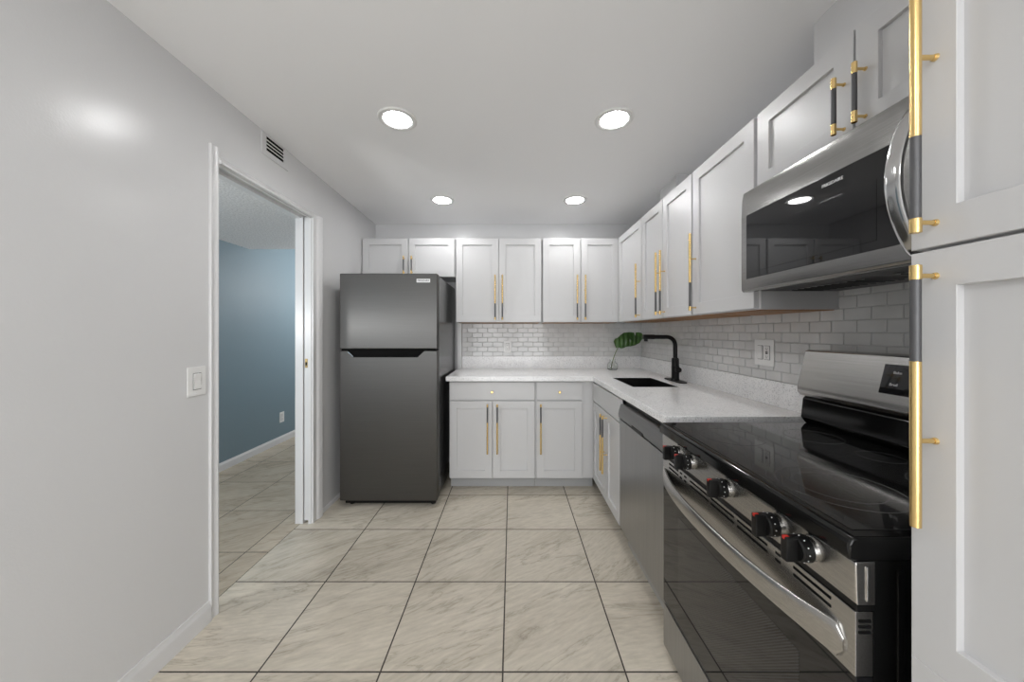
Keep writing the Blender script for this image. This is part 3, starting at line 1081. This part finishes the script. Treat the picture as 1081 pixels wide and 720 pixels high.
# red marks over the dials
for ky in (0.682, 0.766, 0.945, 1.136, 1.222):
    b = B(); box(b, RX - 0.003, RX + 0.0, ky - 0.003, ky + 0.003, 0.863, 0.8655)
    obj('dial_mark', b, 'slot', cpn)
# oven door
od_z0, od_z1 = 0.205, 0.779
b = B()
box(b, RX, RX + 0.032, R0 + 0.002, R1 - 0.002, 0.664, od_z1, 0.002)
od = obj('oven_door', b, 'steel', rg)
b = B(); box(b, RX + 0.0015, RX + 0.032, R0 + 0.002, R1 - 0.002, od_z0, 0.6638, 0.002)
ow = obj('door_glass', b, 'glass_black', od)
b = B(); box(b, RX + 0.001, RX + 0.003, R0 + 0.12, R1 - 0.12, 0.295, 0.60, 0.0005)
obj('window', b, 'oven_window', od)
ym = (R0 + R1) / 2
for dy, ln in ((-0.29, 0.085), (-0.205, 0.014), (-0.120, 0.105), (0.0, 0.105), (0.120, 0.105), (0.205, 0.014), (0.235, 0.014), (0.29, 0.07)):
    for zz in (0.7675, 0.752):
        b = B(); box(b, RX - 0.0008, RX + 0.002, ym + dy - ln / 2, ym + dy + ln / 2, zz - 0.0028, zz + 0.0028)
        obj('vent_slot', b, 'slot', od)
for zz in (0.763, 0.753, 0.743):
    b = B(); box(b, RX + 0.006, RX + 0.027, R0 + 0.0008, R0 + 0.004, zz - 0.0022, zz + 0.0022)
    obj('vent_slot', b, 'slot', od)
# bowed handle: a broad strap that leaves the door near each end and arcs forward
pts = []
ya, yb_ = R0 + 0.022, R1 - 0.006
NN = 72
for k in range(NN + 1):
    s = k / NN
    bow = 1 - abs(2 * s - 1) ** 2.4
    pts.append((RX + 0.002 - 0.049 * bow, ya + (yb_ - ya) * s, 0.704))
def hsec(s):
    e = min(1.0, min(s, 1 - s) / 0.025)
    hh = (0.0235 + 0.010 * abs(2 * s - 1) ** 4) * (0.35 + 0.65 * math.sqrt(max(0.0, 1 - (1 - e) ** 2)))
    tt = 0.0075
    out = []
    for k in range(18):
        a = 2 * PI * k / 18
        out.append((tt * math.copysign(abs(math.cos(a)) ** 0.7, math.cos(a)), hh * math.copysign(abs(math.sin(a)) ** 0.6, math.sin(a))))
    return out
b = B(); sweep(b, pts, hsec)
obj('handle', b, 'steel', od)
# storage drawer
b = B(); box(b, RX + 0.001, RX + 0.034, R0 + 0.003, R1 - 0.003, 0.030, 0.196, 0.003)
obj('storage_drawer', b, 'steel_dw', rg)
for fy in (R0 + 0.05, R1 - 0.05):
    for fx in (RX + 0.09, 1.19):
        b = B(); cyl(b, (fx, fy, 0), (fx, fy, 0.04), 0.016, bev=0.001); obj('foot', b, 'black', rg)
# back guard: black riser, slanted stainless console, display
b = B()
prism(b, [(1.168, 0.9115), (1.150, 0.935), (1.158, 1.010), (1.168, 1.020), (1.245, 1.020), (1.245, 0.9115)], 'y', R0, R1 - 0.004)
bg = obj('back_riser', b, 'enamel', rg, bevel=0.003)
b = B()
prism(b, [(1.150, 1.022), (1.140, 1.036), (1.139, 1.058), (1.173, 1.197), (1.182, 1.201), (1.250, 1.201), (1.250, 1.022)], 'y', R0, R1)
cs = obj('console', b, 'steel', rg, bevel=0.002)
sl = (1.173 - 1.139) / (1.197 - 1.058)
def con(z, o):
    return 1.139 + sl * (z - 1.058) - o
b = B()
prism(b, [(con(1.083, 0.0015), 1.083), (con(1.172, 0.0015), 1.172), (con(1.172, -0.003), 1.172), (con(1.083, -0.003), 1.083)], 'y', 0.846, 1.056)
obj('display', b, 'glass_black', cs)
tilt = Matrix.Rotation(-math.atan(sl), 4, 'X')
for s, ty, tz in (('Bake', 1.016, 1.148), ('Broil', 1.020, 1.112)):
    b = text_bm(s, 0.0115, Matrix.Translation((con(tz, 0.002), ty, tz)) @ RZ @ tilt @ FACE_Y)
    obj('display_lettering', b, 'print', cs)

# ---------------------------------------------------------------- microwave
MX, MY0, MY1, MZ0, MZ1 = 0.88, 0.548, 1.298, 1.423, 1.804
mw = thing('microwave', 'stainless over-range microwave with dark window under the short cabinet', 'microwave', (1.07, (MY0 + MY1) / 2, MZ0))
b = B(); box(b, MX + 0.034, XR - 0.007, MY0, MY1, MZ0 + 0.008, MZ1, 0.003)
obj('body', b, 'black', mw)
b = B()
# door frame, slightly crowned front
cz = [(MX + 0.034, MZ0), (MX + 0.006, MZ0), (MX + 0.001, MZ0 + 0.008), (MX, MZ0 + 0.05), (MX, MZ1 - 0.10), (MX + 0.003, MZ1 - 0.03), (MX + 0.008, MZ1 - 0.004), (MX + 0.014, MZ1), (MX + 0.034, MZ1)]
prism(b, cz, 'y', MY0, MY1)
md = obj('door', b, 'steel_mw', mw, bevel=0.0015)
b = B(); box(b, MX - 0.0012, MX + 0.004, 0.768, 1.269, 1.470, 1.708, 0.001)
obj('window', b, 'glass_black', md)
b = B(); box(b, MX - 0.0018, MX + 0.003, 0.815, 1.245, 1.492, 1.640, 0.0006)
obj('window_screen', b, 'glass_black', md)
b = text_bm('FRIGIDAIRE', 0.0122, Matrix.Translation((MX - 0.0016, 0.928, 1.682)) @ FACE_X)
obj('lettering', b, 'silver', md)
pts = []
for k in range(33):
    s = k / 32
    z = 1.442 + (1.762 - 1.442) * s
    bow = math.sin(PI * s) ** 0.75 if 0 < s < 1 else 0
    pts.append((MX + 0.002 - 0.055 * bow, 0.733, z))
def msec(s):
    out = []
    for k in range(18):
        a = 2 * PI * k / 18
        out.append((0.0165 * math.copysign(abs(math.cos(a)) ** 0.5, math.cos(a)), 0.0065 * math.copysign(abs(math.sin(a)) ** 0.7, math.sin(a))))
    return out
b = B(); sweep(b, pts, msec, up=Vector((1, 0, 0)))
obj('handle', b, 'chrome', md)
b = B()
box(b, MX + 0.05, XR - 0.05, MY0 + 0.03, MY1 - 0.03, MZ0 + 0.002, MZ0 + 0.0085, 0.002)
for q in (0, 1):
    y0 = MY0 + 0.06 + q * 0.34
    box(b, MX + 0.12, MX + 0.24, y0, y0 + 0.28, MZ0 - 0.001, MZ0 + 0.004, 0.001, mi=1)
    for k in range(11):
        box(b, MX + 0.125, MX + 0.235, y0 + 0.012 + k * 0.025, y0 + 0.016 + k * 0.025, MZ0 - 0.003, MZ0, mi=0)
obj('grease_filter', b, ['black', 'steel_dark'], mw)

# ---------------------------------------------------------------- recessed lamps, vent
lamp_labels = ('round recessed ceiling lamp nearer the camera, on the doorway side',
               'round recessed ceiling lamp nearer the camera, on the microwave side',
               'round recessed ceiling lamp in front of the cabinet over the refrigerator',
               'round recessed ceiling lamp in front of the back wall cabinets, on the sink side')
for (lx, ly), lab in zip(((-0.583, 1.722), (0.520, 1.722), (-0.563, 2.73), (0.508, 2.73)), lamp_labels):
    z = ceil_z(ly)
    t = thing('recessed_lamp', lab, 'ceiling light', (lx, ly, z), 'recessed ceiling lamps')
    b = B(); lathe(b, [(0.067, 0.0), (0.069, 0.003), (0.080, 0.007), (0.092, 0.005), (0.097, 0.0), (0.097, -0.004), (0.067, -0.004)], (lx, ly, z), '-Z', 48)
    obj('trim_ring', b, 'plate', t)
    b = B(); lathe(b, [(0, 0.0022), (0.0675, 0.0022), (0.0675, 0.0), (0, 0)], (lx, ly, z), '-Z', 48)
    obj('lens', b, 'lens', t)

vt = thing('air_vent', 'small white slotted air vent high on the wall over the doorway', 'vent', (XL, 1.90, 2.225))
V0, V1, VZ0, VZ1 = 1.832, 1.972, 2.258, 2.336
b = B()
for q in ((V0 - 0.035, V0, VZ0 - 0.03, VZ1 + 0.010), (V1, V1 + 0.04, VZ0 - 0.03, VZ1 + 0.010), (V0, V1, VZ0 - 0.03, VZ0), (V0, V1, VZ1, VZ1 + 0.010)):
    box(b, XL, XL + 0.006, *q, 0.0012)
obj('frame', b, 'wall', vt)
b = B(); box(b, XL, XL + 0.001, V0, V1, VZ0, VZ1)  # black sheet on the wall stands in for the dark inside the duct
obj('duct_shade_sheet', b, 'slot', vt)
for k in range(3):
    z = VZ0 + (k + 1) * (VZ1 - VZ0) / 4
    b = B(); box(b, XL + 0.001, XL + 0.006, V0, V1, z - 0.002, z + 0.002, 0.0005)
    obj('slat', b, 'plate', vt)


# ---------------------------------------------------------------- switch and outlets
def receptacle(bm, cx, cz, gfci=False):
    """decora insert in the local x-z plane facing -y: mi 0 plate, 1 slots and painted gap shade"""
    box(bm, cx - 0.0182, cx + 0.0182, -0.0060, -0.004, cz - 0.0349, cz + 0.0349, mi=1)  # dark rim paints in the shade of the gap round the insert
    box(bm, cx - 0.0166, cx + 0.0166, -0.0085, -0.004, cz - 0.0333, cz + 0.0333, 0.0012)
    for s in (-1, 1):
        zc = cz + s * (0.019 if gfci else 0.017)
        box(bm, cx - 0.0065, cx - 0.0050, -0.0089, -0.008, zc - 0.002, zc + 0.006, mi=1)
        box(bm, cx + 0.0045, cx + 0.0060, -0.0089, -0.008, zc - 0.001, zc + 0.006, mi=1)
        cyl(bm, (cx, -0.0089, zc - 0.006), (cx, -0.008, zc - 0.006), 0.0023, seg=12, mi=1)
    if gfci:
        box(bm, cx - 0.007, cx + 0.007, -0.0096, -0.008, cz + 0.001, cz + 0.006, 0.0005, mi=1)
        box(bm, cx - 0.007, cx + 0.007, -0.0096, -0.008, cz - 0.006, cz - 0.001, 0.0005, mi=1)


def rocker(bm, cx, cz):
    box(bm, cx - 0.0182, cx + 0.0182, -0.0060, -0.004, cz - 0.0349, cz + 0.0349, mi=1)  # shade of the gap round the rocker, put in as a dark rim
    box(bm, cx - 0.0166, cx + 0.0166, -0.0075, -0.004, cz - 0.0333, cz + 0.0333, 0.0012)
    prism(bm, [(-0.008, cz - 0.031), (-0.0105, cz - 0.031), (-0.0085, cz), (-0.0115, cz + 0.031), (-0.008, cz + 0.031)], 'x', cx - 0.0145, cx + 0.0145, 0.0004)


def plate(name, label, cat, X, w, h, inserts):
    t = thing(name, label, cat, (X @ Vector((0, 0, 0))).to_tuple())
    bm = B()
    box(bm, -w / 2, w / 2, -0.0055, -0.0002, -h / 2, h / 2, 0.0018)
    for cx, kind in inserts:
        for s in (-1, 1):
            cyl(bm, (cx, -0.0062, s * 0.048), (cx, -0.005, s * 0.048), 0.0028, seg=12)
    obj('wall_plate', bm, 'plate', t, X)
    for cx, kind in inserts:
        bm = B()
        if kind == 'rocker':
            rocker(bm, cx, 0)
            obj('rocker', bm, ['plate', 'slot'], t, X)
        else:
            receptacle(bm, cx, 0, kind == 'gfci')
            obj('receptacle', bm, ['plate', 'slot'], t, X)
    return t


LZ = Matrix.Rotation(PI / 2, 4, 'Z')          # facing +x
plate('light_switch', 'white single rocker switch on the wall beside the doorway', 'switch', Matrix.Translation((XL, 1.428, 1.064)) @ LZ, 0.082, 0.122, [(0, 'rocker')])
plate('wall_outlet', 'white two-gang plate with rocker and outlet on the side wall tiles by the range', 'outlet', Matrix.Translation((XR - 0.0105, 1.685, 1.170)) @ RZ, 0.128, 0.130, [(-0.023, 'rocker'), (0.023, 'gfci')])
plate('wall_outlet', 'white single outlet on the back wall tiles under the cabinets', 'outlet', Matrix.Translation((-0.043, YB - 0.0105, 1.130)), 0.072, 0.118, [(0, 'recept')])
plate('wall_outlet', 'white outlet low on the blue wall beyond the doorway', 'outlet', Matrix.Translation((-2.67, 3.92, 0.290)) @ LZ, 0.075, 0.118, [(0, 'recept')])
